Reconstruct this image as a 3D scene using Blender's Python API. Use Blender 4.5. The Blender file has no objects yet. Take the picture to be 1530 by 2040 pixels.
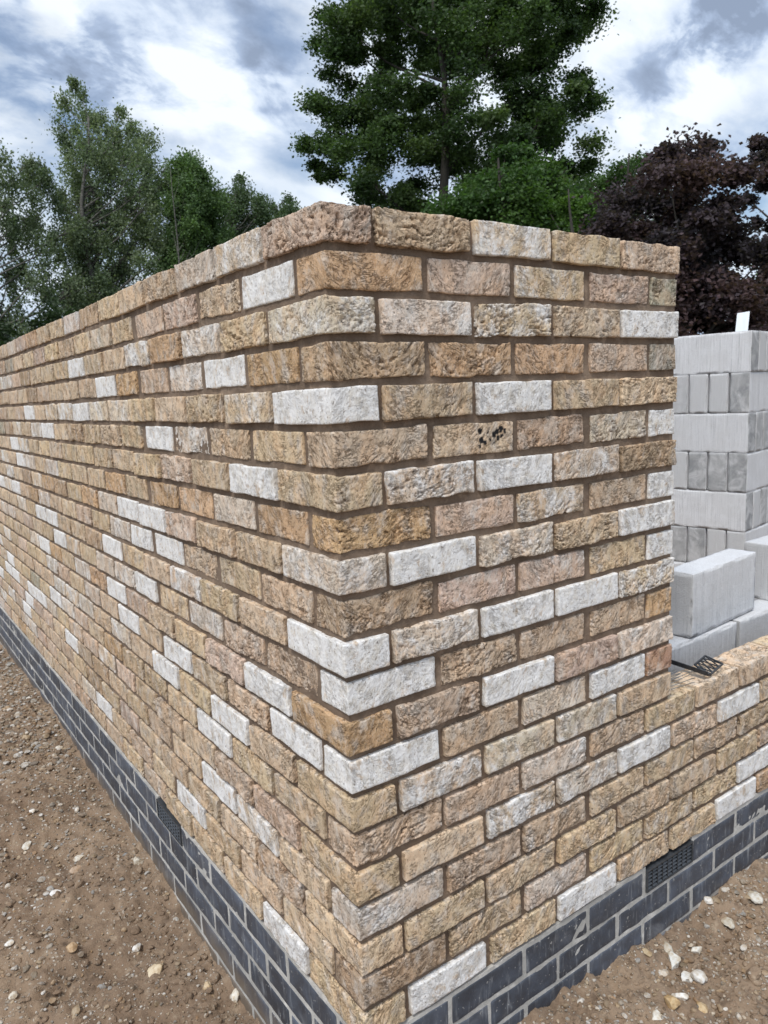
import bpy, math, random
import numpy as np
from mathutils import Vector, Matrix, Quaternion

random.seed(7)
RNG = np.random.default_rng(11)
D = bpy.data
SC = bpy.context.scene
COL = SC.collection

# ------------------------------------------------------------------ camera
TOP = 1.90                                  # height of the finished wall above the ground datum
CAM = np.array([-0.66963, -1.08469, TOP - 0.31764])
YAW, PIT, ROL, FPX = 0.953398, -0.157581, -0.043682, 1484.27
_F = np.array([math.cos(PIT) * math.cos(YAW), math.cos(PIT) * math.sin(YAW), math.sin(PIT)])
_R = np.array([math.sin(YAW), -math.cos(YAW), 0.0])
_U = np.cross(_R, _F)
_R2 = math.cos(ROL) * _R + math.sin(ROL) * _U
_U2 = -math.sin(ROL) * _R + math.cos(ROL) * _U
cam_d = D.cameras.new('camera')
cam = D.objects.new('camera', cam_d)
COL.objects.link(cam)
cam.matrix_world = Matrix(((_R2[0], _U2[0], -_F[0], CAM[0]), (_R2[1], _U2[1], -_F[1], CAM[1]),
                           (_R2[2], _U2[2], -_F[2], CAM[2]), (0, 0, 0, 1)))
cam_d.sensor_fit = 'VERTICAL'
cam_d.sensor_height = 24.0
cam_d.sensor_width = 18.0
cam_d.lens = 24.0 * FPX / 2040.0
cam_d.clip_start = 0.02
cam_d.clip_end = 3000
cam_d.dof.use_dof = True
cam_d.dof.focus_distance = 1.75
cam_d.dof.aperture_fstop = 7.0
SC.camera = cam
SC.render.resolution_x, SC.render.resolution_y = 768, 1024
SC.view_settings.view_transform = 'Standard'
SC.view_settings.look = 'None'
SC.view_settings.exposure = 0.0
SC.view_settings.gamma = 1.0


def at(px, py, dist):
    """world point for a direction measured on site, at a distance along the view axis"""
    return CAM + (_F + _R2 * (px - 765) / FPX - _U2 * (py - 1020) / FPX) * dist


# ------------------------------------------------------------------ world
SUN_EL, SUN_AZ = math.radians(57), math.radians(238)     # azimuth of the sun, counted from +Y clockwise
W = D.worlds.new('World')
SC.world = W
W.use_nodes = True
wn = W.node_tree
wn.nodes.clear()


class NT:
    """small helper for writing node trees"""
    def __init__(s, tree): s.t = tree
    def n(s, typ, **kw):
        nd = s.t.nodes.new(typ)
        for k, v in kw.items():
            if k.startswith('i_'):
                key = k[2:]
                key = int(key) if key.isdigit() else key.replace('_', ' ')
                s.set(nd.inputs[key], v)
            else:
                setattr(nd, k, v)
        return nd
    def set(s, sock, v):
        if isinstance(v, bpy.types.NodeSocket): s.t.links.new(v, sock)
        else:
            if isinstance(v, (tuple, list)) and sock.type == 'RGBA' and len(v) == 3: v = (*v, 1)
            sock.default_value = v
    def math(s, op, a, b=0.0, c=0.0, clamp=False):
        nd = s.n('ShaderNodeMath', operation=op, use_clamp=clamp)
        s.set(nd.inputs[0], a); s.set(nd.inputs[1], b); s.set(nd.inputs[2], c)
        return nd.outputs[0]
    def vmath(s, op, a, b=(0, 0, 0), scale=None):
        nd = s.n('ShaderNodeVectorMath', operation=op)
        s.set(nd.inputs[0], a); s.set(nd.inputs[1], b)
        if scale is not None: s.set(nd.inputs['Scale'], scale)
        return nd.outputs['Value'] if op in ('DOT_PRODUCT', 'LENGTH', 'DISTANCE') else nd.outputs[0]
    def noise(s, vec, scale, detail=3.0, rough=0.55, dist=0.0):
        nd = s.n('ShaderNodeTexNoise')
        s.set(nd.inputs['Vector'], vec)
        nd.inputs['Scale'].default_value = scale
        nd.inputs['Detail'].default_value = detail
        nd.inputs['Roughness'].default_value = rough
        nd.inputs['Distortion'].default_value = dist
        return nd.outputs['Fac']
    def ramp(s, v, lo, hi, a=0.0, b=1.0, smooth=True):
        nd = s.n('ShaderNodeMapRange', clamp=True, interpolation_type='SMOOTHSTEP' if smooth else 'LINEAR')
        s.set(nd.inputs[0], v)
        for i, x in enumerate((lo, hi, a, b)): s.set(nd.inputs[i + 1], x)
        return nd.outputs[0]
    def mix(s, f, a, b, blend='MIX'):
        nd = s.n('ShaderNodeMix', data_type='RGBA', blend_type=blend)
        s.set(nd.inputs[0], f); s.set(nd.inputs[6], a); s.set(nd.inputs[7], b)
        return nd.outputs[2]
    def attr(s, name): return s.n('ShaderNodeAttribute', attribute_name=name)


N = NT(wn)
sky = N.n('ShaderNodeTexSky', sky_type='NISHITA', sun_disc=False)
sky.sun_elevation = SUN_EL
sky.sun_rotation = SUN_AZ
sky.air_density = 1.0
sky.dust_density = 1.5
tc = N.n('ShaderNodeTexCoord')
dirv = tc.outputs['Generated']
sep = N.n('ShaderNodeSeparateXYZ', i_0=dirv)
zz = N.math('MAXIMUM', sep.outputs[2], 0.0)
inv = N.math('DIVIDE', 1.0, N.math('ADD', zz, 0.42))
plane = N.vmath('SCALE', N.vmath('MULTIPLY', dirv, (1, 1, 0)), scale=inv)      # clouds lie on a high layer
mp = N.n('ShaderNodeMapping', i_Vector=plane, i_Rotation=(0, 0, math.radians(-52)), i_Scale=(1.2, 1.75, 1.0),
         i_Location=(0.35, 0.2, 0.0))
pl = mp.outputs[0]
c_big = N.noise(pl, 1.9, 6, 0.52, 0.1)
c_fine = N.noise(pl, 5.0, 6, 0.55, 0.15)
c_shade = N.noise(N.vmath('ADD', pl, (7.3, 2.1, 0)), 2.3, 6, 0.5, 0.15)


def blob(px, py, w, k=1.0):
    d = at(px, py, 1.0) - CAM
    d = d / np.linalg.norm(d)
    dd = N.vmath('DOT_PRODUCT', N.vmath('NORMALIZE', dirv), tuple(d))
    return N.ramp(dd, math.cos(math.radians(w)), 1.0, 0.0, k)


def total(*bs):
    r = bs[0]
    for b in bs[1:]: r = N.math('ADD', r, b)
    return r


c_mid = N.noise(N.vmath('ADD', pl, (1.3, 4.4, 2)), 9.0, 6, 0.6, 0.3)
edge = N.math('ADD', N.math('MULTIPLY', N.math('SUBTRACT', c_fine, 0.5), 1.5), N.math('MULTIPLY', N.math('SUBTRACT', c_mid, 0.5), 1.5))
dark = total(blob(1430, 60, 3.4, .75), blob(1350, 135, 3.4, .5), blob(1250, 215, 3.4, .35), blob(1180, 235, 3, .2), blob(1510, 10, 4, .4), blob(80, 190, 8, .45),
             blob(330, 150, 5, .30), blob(520, 190, 4, .25), blob(40, 60, 7, .25), blob(520, 40, 8, .25), blob(1500, 330, 5, .25), blob(230, 200, 5, .2))
lite = total(blob(170, 55, 4, .4), blob(380, 40, 4, .25), blob(390, 110, 4, .45), blob(320, 225, 4, .5), blob(440, 240, 4, .35), blob(90, 310, 7, .45), blob(1200, 60, 8, .3),
             blob(1480, 180, 6, .45), blob(1200, 330, 7, .35), blob(560, 340, 8, .35), blob(1330, 230, 5, .3), blob(1300, 40, 6, .35), blob(1500, 120, 6, .3))
shade = N.math('ADD', N.math('ADD', N.ramp(c_shade, .30, .68, -.30, .48), edge), N.math('SUBTRACT', lite, N.math('MULTIPLY', dark, N.ramp(N.math('ADD', N.math('MULTIPLY', c_fine, .55), N.math('MULTIPLY', c_mid, .45)), .38, .62, 1.6, .25))))
cloud_col = N.n('ShaderNodeValToRGB', i_0=N.ramp(shade, -.85, .65, 0, 1, False))
er = cloud_col.color_ramp
er.elements[0].position = 0.0; er.elements[0].color = (.30, .37, .50, 1)
er.elements[1].position = 1.0; er.elements[1].color = (.98, 1.04, 1.10, 1)
e = er.elements.new(0.36); e.color = (.44, .54, .72, 1)
e = er.elements.new(0.62); e.color = (.70, .80, .95, 1)
gap = total(blob(130, 365, 5, .55), blob(1500, 300, 4, .35), blob(560, 415, 4, .3))
cover = N.math('SUBTRACT', N.ramp(c_big, .26, .50, 0, 1), gap, clamp=True)
skyc = N.vmath('SCALE', sky.outputs[0], scale=0.13)
N.t.links.new(N.mix(N.math('MULTIPLY', cover, 0.92), skyc, cloud_col.outputs[0]), N.n('ShaderNodeBackground').inputs[0])
bg = [n for n in wn.nodes if n.type == 'BACKGROUND'][0]
bg.inputs[1].default_value = 1.07
wo = N.n('ShaderNodeOutputWorld')
wn.links.new(bg.outputs[0], wo.inputs[0])

sun_d = D.lights.new('sun', 'SUN')
sun_d.energy = 2.5
sun_d.angle = math.radians(14)
sun_d.color = (1.0, .97, .92)
sun = D.objects.new('sun', sun_d)
COL.objects.link(sun)
_sd = Vector((math.sin(SUN_AZ) * math.cos(SUN_EL), math.cos(SUN_AZ) * math.cos(SUN_EL), math.sin(SUN_EL)))
sun.rotation_euler = _sd.to_track_quat('Z', 'Y').to_euler()
sun.location = (0, 0, 30)

# ------------------------------------------------------------------ helpers


def tag(o, label=None, cat=None, group=None, kind=None):
    if label: o['label'] = label
    if cat: o['category'] = cat
    if group: o['group'] = group
    if kind: o['kind'] = kind
    return o


def empty(name, loc=(0, 0, 0), rz=0.0):
    o = D.objects.new(name, None)
    o.empty_display_size = 0.1
    o.location = loc
    o.rotation_euler = (0, 0, rz)
    COL.objects.link(o)
    return o


def link_mesh(name, V, F, mat=None, parent=None, attrs=None, smooth=True):
    """V (n,3); F list of index tuples or an (m,k) array"""
    me = D.meshes.new(name)
    V = np.asarray(V, dtype=np.float32)
    if isinstance(F, np.ndarray):
        m, k = F.shape
        flat = F.astype(np.int32).ravel()
        starts = np.arange(m, dtype=np.int32) * k
        tot = np.full(m, k, dtype=np.int32)
    else:
        flat = np.array([i for f in F for i in f], dtype=np.int32)
        tot = np.array([len(f) for f in F], dtype=np.int32)
        starts = np.concatenate([[0], np.cumsum(tot)[:-1]]).astype(np.int32)
        m = len(F)
    me.vertices.add(len(V)); me.vertices.foreach_set('co', V.ravel())
    me.loops.add(len(flat)); me.loops.foreach_set('vertex_index', flat)
    me.polygons.add(m); me.polygons.foreach_set('loop_start', starts)
    me.polygons.foreach_set('loop_total', tot)
    me.polygons.foreach_set('use_smooth', np.full(m, smooth, dtype=bool))
    for nm, (typ, arr) in (attrs or {}).items():
        a = me.attributes.new(nm, typ, 'POINT')
        key = {'FLOAT': 'value', 'FLOAT_COLOR': 'color', 'FLOAT_VECTOR': 'vector'}[typ]
        a.data.foreach_set(key, np.asarray(arr, dtype=np.float32).ravel())
    me.update(calc_edges=True)
    me.validate()
    if mat: me.materials.append(mat)
    o = D.objects.new(name, me)
    COL.objects.link(o)
    if parent: o.parent = parent
    return o


def _hash(ix, iy, iz):
    h = (ix.astype(np.uint32) * np.uint32(73856093)) ^ (iy.astype(np.uint32) * np.uint32(19349663)) ^ (iz.astype(np.uint32) * np.uint32(83492791))
    h ^= h >> np.uint32(13); h *= np.uint32(0x5bd1e995); h ^= h >> np.uint32(15)
    h *= np.uint32(0x27d4eb2d); h ^= h >> np.uint32(13)
    return h.astype(np.float64) / 4294967295.0 * 2 - 1


def vn(p):
    """value noise in [-1,1] at points p (n,3)"""
    p = np.asarray(p, dtype=np.float64)
    i = np.floor(p).astype(np.int64)
    f = p - i
    f = f * f * f * (f * (f * 6 - 15) + 10)
    x, y, z = i[:, 0], i[:, 1], i[:, 2]
    r = 0
    for dx in (0, 1):
        wx = f[:, 0] if dx else 1 - f[:, 0]
        for dy in (0, 1):
            wy = f[:, 1] if dy else 1 - f[:, 1]
            for dz in (0, 1):
                wz = f[:, 2] if dz else 1 - f[:, 2]
                r = r + wx * wy * wz * _hash(x + dx, y + dy, z + dz)
    return r


def fbm(p, octaves=3, gain=0.5, lac=2.13):
    r, a = 0, 1.0
    p = np.asarray(p, dtype=np.float64).copy()
    for k in range(octaves):
        r = r + a * vn(p + 17.3 * k)
        a *= gain; p = p * lac
    return r


def sstep(x, a, b):
    t = np.clip((x - a) / (b - a), 0, 1)
    return t * t * (3 - 2 * t)


def material(name):
    m = D.materials.new(name)
    m.use_nodes = True
    m.node_tree.nodes.clear()
    n = NT(m.node_tree)
    b = n.n('ShaderNodeBsdfPrincipled')
    o = n.n('ShaderNodeOutputMaterial')
    m.node_tree.links.new(b.outputs[0], o.inputs[0])
    return m, n, b, o


def bump(n, h, dist, strength=1.0, normal=None):
    nd = n.n('ShaderNodeBump', i_Height=h)
    nd.inputs['Distance'].default_value = dist
    nd.inputs['Strength'].default_value = strength
    if normal: n.set(nd.inputs['Normal'], normal)
    return nd.outputs[0]


# ------------------------------------------------------------------ materials
def mat_brick():
    m, n, b, o = material('buff_brick')
    fold = n.attr('fold').outputs['Vector']
    tone = n.attr('tone').outputs['Color']
    wh = n.attr('white').outputs['Fac']
    spot = n.attr('spot').outputs['Fac']
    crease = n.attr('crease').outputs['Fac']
    mott = n.noise(fold, 16, 4, .6)
    mott2 = n.noise(n.vmath('ADD', fold, (5, 3, 1)), 48, 4, .65)
    grain = n.noise(fold, 380, 3, .75)
    speck = n.noise(n.vmath('ADD', fold, (2, 9, 4)), 210, 2, .55)
    c = n.mix(n.ramp(mott, .42, .62, 0, .75), tone, n.mix(.5, tone, (.78, .50, .29)))
    c = n.mix(n.ramp(n.noise(n.vmath('ADD', fold, (1, 7, 3)), 24, 4, .65), .46, .70, 0, .75), c, (.72, .65, .57))
    c = n.mix(n.ramp(mott2, .34, .54, .38, 0), c, n.mix(1.0, c, (.66, .56, .47), 'MULTIPLY'))
    c = n.mix(n.math('MULTIPLY', n.ramp(grain, .30, .50, .5, 0), n.ramp(mott, .3, .6, 1, .35)), c, n.mix(1.0, c, (.45, .34, .25), 'MULTIPLY'))
    c = n.mix(n.ramp(grain, .52, .70, 0, .45), c, (.90, .83, .73))
    c = n.mix(n.ramp(speck, .26, .40, .75, 0), c, (.10, .065, .045))
    # lime slip on the face: a coat where white is high, thin worn patches where it is low
    wn_ = n.math('ADD', n.math('MULTIPLY', n.noise(n.vmath('ADD', fold, (3, 3, 8)), 14, 3, .6), .62),
                 n.math('ADD', n.math('MULTIPLY', n.noise(fold, 110, 3, .7), .30), n.math('MULTIPLY', grain, .13)))
    wmask = n.ramp(n.math('ADD', wn_, n.math('MULTIPLY', wh, .60)), .74, .96)
    wcol = n.mix(n.ramp(n.noise(fold, 40, 4, .65), .42, .72), (.95, .94, .925), (.80, .75, .67))
    wcol = n.mix(n.ramp(n.noise(n.vmath('ADD', fold, (8, 1, 1)), 120, 4, .65), .30, .42, .85, 0), wcol, (.26, .21, .17))
    wcol = n.mix(n.ramp(n.noise(n.vmath('ADD', fold, (8, 4, 1)), 20, 5, .72), .55, .68, 0, .75), wcol, (.60, .45, .31))
    c = n.mix(n.math('MULTIPLY', wmask, .97), c, wcol)
    # thin cracks of the sand-faced skin; crack and crease shade painted into colour
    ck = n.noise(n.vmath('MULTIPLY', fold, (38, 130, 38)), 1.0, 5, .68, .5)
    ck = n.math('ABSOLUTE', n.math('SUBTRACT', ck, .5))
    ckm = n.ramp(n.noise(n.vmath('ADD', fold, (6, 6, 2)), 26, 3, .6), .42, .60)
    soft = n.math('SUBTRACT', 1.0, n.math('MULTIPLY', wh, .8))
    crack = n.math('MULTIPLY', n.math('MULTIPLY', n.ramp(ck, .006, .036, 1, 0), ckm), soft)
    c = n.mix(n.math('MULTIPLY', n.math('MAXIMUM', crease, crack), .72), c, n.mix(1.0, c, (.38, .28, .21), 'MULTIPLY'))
    c = n.mix(spot, c, (.022, .022, .024))
    n.set(b.inputs['Base Color'], c)
    b.inputs['Roughness'].default_value = .93
    b.inputs['Specular IOR Level'].default_value = .25
    # folds of the sanded face + grain
    h = n.math('ADD', n.math('MULTIPLY', crack, -1.6), n.math('MULTIPLY', n.noise(fold, 170, 5, .7), n.ramp(mott, .3, .65, 1.5, .7)))
    h = n.math('ADD', h, n.math('MULTIPLY', mott2, .9))
    h = n.math('SUBTRACT', h, n.ramp(speck, .26, .40, .6, 0))
    n.set(b.inputs['Normal'], bump(n, h, .0025, 1.0))
    return m


def mat_mortar(name, col, col2, k=.0012):
    m, n, b, o = material(name)
    tc = n.n('ShaderNodeTexCoord').outputs['Object']
    a = n.noise(tc, 9, 4, .6)
    g = n.noise(tc, 330, 3, .7)
    c = n.mix(n.ramp(a, .35, .65), col, col2)
    c = n.mix(n.ramp(g, .28, .45, .4, 0), c, tuple(v * .5 for v in col))
    c = n.mix(n.ramp(n.noise(tc, 40, 3, .6), .50, .72, 0, .7), c, tuple(min(1, v * 1.45) for v in col2))
    c = n.mix(n.ramp(n.noise(n.vmath('ADD', tc, (3, 1, 6)), 5, 4, .6), .40, .60, .55, 0), c, tuple(v * .62 for v in col))
    n.set(b.inputs['Base Color'], c)
    b.inputs['Roughness'].default_value = .95
    n.set(b.inputs['Normal'], bump(n, n.math('ADD', g, n.math('MULTIPLY', n.noise(tc, 60, 4, .6), 2.6)), k * 1.6, .9))
    return m


def mat_blue():
    m, n, b, o = material('engineering_brick')
    tc = n.n('ShaderNodeTexCoord').outputs['Object']
    tone = n.attr('tone').outputs['Color']
    a = n.noise(tc, 14, 4, .6)
    c = n.mix(n.ramp(a, .35, .7), tone, n.mix(1.0, tone, (1.7, 1.75, 1.8), 'MULTIPLY'))
    st = n.noise(n.vmath('MULTIPLY', tc, (60, 60, 9)), 1.0, 4, .7, .4)
    c = n.mix(n.ramp(st, .52, .74, 0, .6), c, (.36, .38, .40))
    sm = n.noise(n.vmath('ADD', tc, (4, 4, 4)), 7, 5, .65, .5)
    c = n.mix(n.ramp(sm, .52, .80, 0, .55), c, (.30, .31, .33))
    sp = n.noise(tc, 120, 2, .5)
    c = n.mix(n.ramp(sp, .68, .74, 0, .75), c, (.45, .44, .42))
    # dirt splashed up from the ground
    z = n.n('ShaderNodeSeparateXYZ', i_0=tc).outputs[2]
    dz = n.math('ADD', z, n.math('MULTIPLY', n.noise(tc, 16, 4, .6), -.13))
    c = n.mix(n.ramp(dz, -.06, .05, .75, 0), c, (.20, .155, .11))
    n.set(b.inputs['Base Color'], c)
    n.set(b.inputs['Roughness'], n.ramp(a, .3, .7, .45, .7))
    n.set(b.inputs['Normal'], bump(n, n.math('ADD', n.noise(tc, 180, 3, .6), n.math('MULTIPLY', st, .6)), .0008, .8))
    return m


def mat_ground():
    m, n, b, o = material('building_site_dirt')
    tc = n.n('ShaderNodeTexCoord').outputs['Object']
    a = n.noise(tc, 1.1, 5, .6)
    f = n.noise(tc, 22, 6, .68)
    g = n.noise(tc, 150, 4, .7)
    c = n.mix(n.ramp(a, .38, .62), (.21, .143, .094), (.31, .222, .150))
    c = n.mix(n.ramp(f, .34, .5, .65, 0), c, (.13, .088, .058))
    c = n.mix(n.ramp(f, .55, .72, 0, .55), c, (.47, .375, .27))
    c = n.mix(n.ramp(g, .60, .74, 0, .6), c, (.56, .47, .36))
    c = n.mix(n.ramp(g, .24, .40, .5, 0), c, (.10, .07, .045))
    v = n.n('ShaderNodeTexVoronoi', feature='F1', i_Vector=n.vmath('ADD', tc, n.vmath('SCALE', n.n('ShaderNodeTexNoise', i_Scale=60.0, i_Vector=tc).outputs['Color'], scale=.012)))
    v.inputs['Scale'].default_value = 95
    vr = n.n('ShaderNodeSeparateColor', i_0=v.outputs['Color']).outputs[0]
    peb = n.math('MULTIPLY', n.ramp(v.outputs['Distance'], .30, .42, 1, 0), n.ramp(vr, .62, .66))
    c = n.mix(n.math('MULTIPLY', peb, .75), c, n.mix(n.ramp(vr, .64, 1.0), (.34, .26, .18), (.58, .52, .44)))
    # rough grass beyond the site
    ln = n.vmath('LENGTH', n.vmath('MULTIPLY', tc, (1, 1, 0)))
    gm = n.ramp(n.math('ADD', ln, n.math('MULTIPLY', n.noise(tc, .3, 4, .6), 8)), 15, 22)
    c = n.mix(gm, c, n.mix(n.noise(tc, 3, 5, .7), (.035, .06, .018), (.09, .12, .04)))
    n.set(b.inputs['Base Color'], c)
    b.inputs['Roughness'].default_value = .96
    h = n.math('ADD', n.math('MULTIPLY', f, 1.2), n.math('MULTIPLY', g, .45))
    h = n.math('ADD', h, n.math('MULTIPLY', peb, .35))
    n.set(b.inputs['Normal'], bump(n, h, .008, 1.0))
    return m


def mat_stone():
    m, n, b, o = material('flint_stone')
    tc = n.n('ShaderNodeTexCoord').outputs['Object']
    tone = n.attr('tone').outputs['Color']
    a = n.noise(tc, 60, 4, .6)
    c = n.mix(n.ramp(a, .35, .65), tone, n.mix(1.0, tone, (.72, .62, .5), 'MULTIPLY'))
    c = n.mix(n.ramp(n.noise(tc, 25, 4, .7), .58, .7, 0, .6), c, (.27, .20, .14))
    n.set(b.inputs['Base Color'], c)
    b.inputs['Roughness'].default_value = .8
    n.set(b.inputs['Normal'], bump(n, n.noise(tc, 170, 4, .6), .002, .8))
    return m


def mat_block():
    m, n, b, o = material('aerated_concrete')
    tc = n.n('ShaderNodeTexCoord').outputs['Object']
    oi = n.n('ShaderNodeObjectInfo')
    rnd = oi.outputs['Random']
    off = n.n('ShaderNodeCombineXYZ', i_0=n.math('MULTIPLY', rnd, 37.0), i_1=n.math('MULTIPLY', rnd, 91.0), i_2=n.math('MULTIPLY', rnd, 53.0)).outputs[0]
    p = n.vmath('ADD', tc, off)
    px = n.n('ShaderNodeSeparateXYZ', i_0=n.n('ShaderNodeNewGeometry').outputs['Normal'])
    comb = n.noise(n.vmath('MULTIPLY', p, (170, 170, 4)), 1.0, 3, .6)            # vertical comb marks of the cutting wires
    comb2 = n.noise(n.vmath('MULTIPLY', p, (520, 520, 10)), 1.0, 2, .6)
    sm = n.noise(p, 13, 5, .62, .9)
    c = n.mix(n.ramp(rnd, 0, 1, 0, 1, False), (.80, .80, .81), (.70, .70, .71))
    c = n.mix(n.ramp(n.math('ADD', n.math('MULTIPLY', comb, .5), n.math('MULTIPLY', comb2, .5)), .36, .48, .75, 0), c, (.50, .50, .51))
    c = n.mix(n.ramp(comb, .54, .68, 0, .5), c, (.86, .86, .87))
    c = n.mix(n.math('MULTIPLY', n.attr('end').outputs['Fac'], .7), c, (.52, .52, .52))
    # damp cloudy stains on the sawn ends of every other block
    end = n.attr('end').outputs['Fac']
    wet = n.math('MULTIPLY', n.math('MULTIPLY', end, n.ramp(n.math('FRACT', n.math('MULTIPLY', rnd, 7.31)), .42, .52)), n.ramp(sm, .30, .60))
    c = n.mix(n.math('MULTIPLY', wet, .8), c, (.23, .235, .24))
    c = n.mix(n.ramp(n.noise(p, 230, 3, .7), .26, .42, .7, 0), c, (.40, .40, .41))
    c = n.mix(n.ramp(n.noise(p, 7, 4, .7), .40, .62, .35, 0), c, (.60, .59, .58))
    n.set(b.inputs['Base Color'], c)
    b.inputs['Roughness'].default_value = .92
    n.set(b.inputs['Normal'], bump(n, n.math('ADD', n.math('MULTIPLY', comb2, n.ramp(end, 0, 1, 1, .15)), n.math('ADD', n.math('MULTIPLY', comb, 1.5), n.math('MULTIPLY', n.noise(p, 200, 4, .7), 1.4))), .0024, .9))
    return m


def mat_plain(name, col, rough=.6, nscale=40, var=.25, spec=.5, bumpd=0.0, stretch=(1, 1, 1)):
    m, n, b, o = material(name)
    tc = n.n('ShaderNodeTexCoord').outputs['Object']
    a = n.noise(n.vmath('MULTIPLY', tc, stretch), nscale, 4, .6)
    c = n.mix(n.ramp(a, .3, .7), tuple(v * (1 - var) for v in col), tuple(min(1, v * (1 + var)) for v in col))
    n.set(b.inputs['Base Color'], c)
    b.inputs['Roughness'].default_value = rough
    b.inputs['Specular IOR Level'].default_value = spec
    if bumpd: n.set(b.inputs['Normal'], bump(n, a, bumpd, .8))
    return m


def mat_leaf(name, trans=.35):
    m, n, b, o = material(name)
    tone = n.attr('tone').outputs['Color']
    n.set(b.inputs['Base Color'], tone)
    b.inputs['Roughness'].default_value = .5
    b.inputs['Specular IOR Level'].default_value = .3
    tr = n.n('ShaderNodeBsdfTranslucent', i_0=n.mix(1.0, tone, (1.5, 1.6, .8), 'MULTIPLY'))
    mx = n.n('ShaderNodeMixShader', i_0=trans)
    m.node_tree.links.new(b.outputs[0], mx.inputs[1])
    m.node_tree.links.new(tr.outputs[0], mx.inputs[2])
    m.node_tree.links.new(mx.outputs[0], o.inputs[0])
    return m


M_BRICK = mat_brick()
M_MORTAR = mat_mortar('brown_mortar', (.185, .128, .088), (.265, .195, .140))
M_GREYM = mat_mortar('grey_mortar', (.50, .485, .45), (.60, .58, .54), .0008)
M_BLUE = mat_blue()
M_GROUND = mat_ground()
M_STONE = mat_stone()
M_BLOCK = mat_block()
M_PLASTIC = mat_plain('black_plastic', (.022, .024, .028), .38, 60, .3)
M_VENT = mat_plain('dark_grey_plastic', (.05, .055, .062), .42, 60, .3)
M_WHITEPVC = mat_plain('white_post_paint', (.80, .85, .88), .45, 20, .06, stretch=(1, 1, .1))
M_STEEL = mat_plain('steel_wire', (.30, .30, .29), .35, 80, .2)
M_STEEL.node_tree.nodes['Principled BSDF'].inputs['Metallic'].default_value = .8
M_WOOD = mat_plain('pallet_wood', (.36, .27, .18), .8, 14, .35, bumpd=.002, stretch=(1, 8, 8))
M_BARK = mat_plain('bark', (.035, .030, .024), .9, 12, .45, bumpd=.03, stretch=(1, 1, .3))
M_BIRCHB = mat_plain('birch_bark', (.10, .095, .085), .85, 6, .6, bumpd=.01, stretch=(1, 1, 3))
M_LEAF = mat_leaf('leaves')

# ------------------------------------------------------------------ ground


def gheight(x, y):
    x = np.asarray(x, dtype=float); y = np.asarray(y, dtype=float)
    side = sstep(x + y * .0, -.05, .25)                        # right-hand bank is higher
    left = np.interp(y, [-2, .4, .8, 1.3, 2.0, 3.0, 4.5, 9], [-.05, -.04, -.03, 0.0, .055, .045, 0.0, .0])
    left = left - .035 * sstep(-x, .15, 1.2)
    right = np.interp(x, [0, .45, .8, 1.1, 1.4, 1.6, 3], [.085, .112, .108, .064, .068, .10, .10]) - .03 * sstep(-y, .05, .8)
    z = left * (1 - side) + right * side
    far = sstep(np.hypot(x, y), 6, 14)
    z = z * (1 - far)
    p = np.stack([x, y, np.zeros_like(x)], 1)
    n1 = vn(p * 3.1) * .020 + vn(p * 8.3 + 4) * .015
    n2 = vn(p * 21 + 9) * .011
    cl = np.abs(vn(p * 34 + 2)) * .011 * sstep(vn(p * 4.5 + 30), -.2, .5)
    n3 = vn(p * 62 + 5) * .0075 + vn(p * 120 + 5) * .0042
    return z + n1 + n2 + cl + n3


def line(fine_a, fine_b, step, far):
    c = list(np.arange(fine_a, fine_b, step))
    s = step
    lo = [fine_a]
    while lo[-1] > -far: s *= 1.22; lo.append(lo[-1] - s)
    s = step
    hi = [c[-1]]
    while hi[-1] < far: s *= 1.22; hi.append(hi[-1] + s)
    return np.array(lo[:0:-1] + c + hi[1:])


def build_ground():
    xs = line(-1.9, 2.3, .0105, 900)
    ys = line(-1.3, 4.6, .0115, 900)
    X, Y = np.meshgrid(xs, ys, indexing='ij')
    Z = gheight(X.ravel(), Y.ravel()).reshape(X.shape)
    # a boot tread pressed into the damp soil beside the plinth
    u = (X + .42) * math.cos(.9) + (Y - .95) * math.sin(.9); v = -(X + .42) * math.sin(.9) + (Y - .95) * math.cos(.9)
    foot = (np.abs(u) < .11) & (np.abs(v) < .042)
    Z = Z - foot * (.008 + .006 * (np.sin(u * 300 + np.abs(v) * 200) > 0))
    V = np.stack([X.ravel(), Y.ravel(), Z.ravel()], 1)
    nx, ny = X.shape
    i = np.arange(nx - 1)[:, None] * ny + np.arange(ny - 1)[None, :]
    F = np.stack([i, i + ny, i + ny + 1, i + 1], -1).reshape(-1, 4)
    tag(link_mesh('ground', V, F, M_GROUND), kind='structure')


build_ground()


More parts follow.
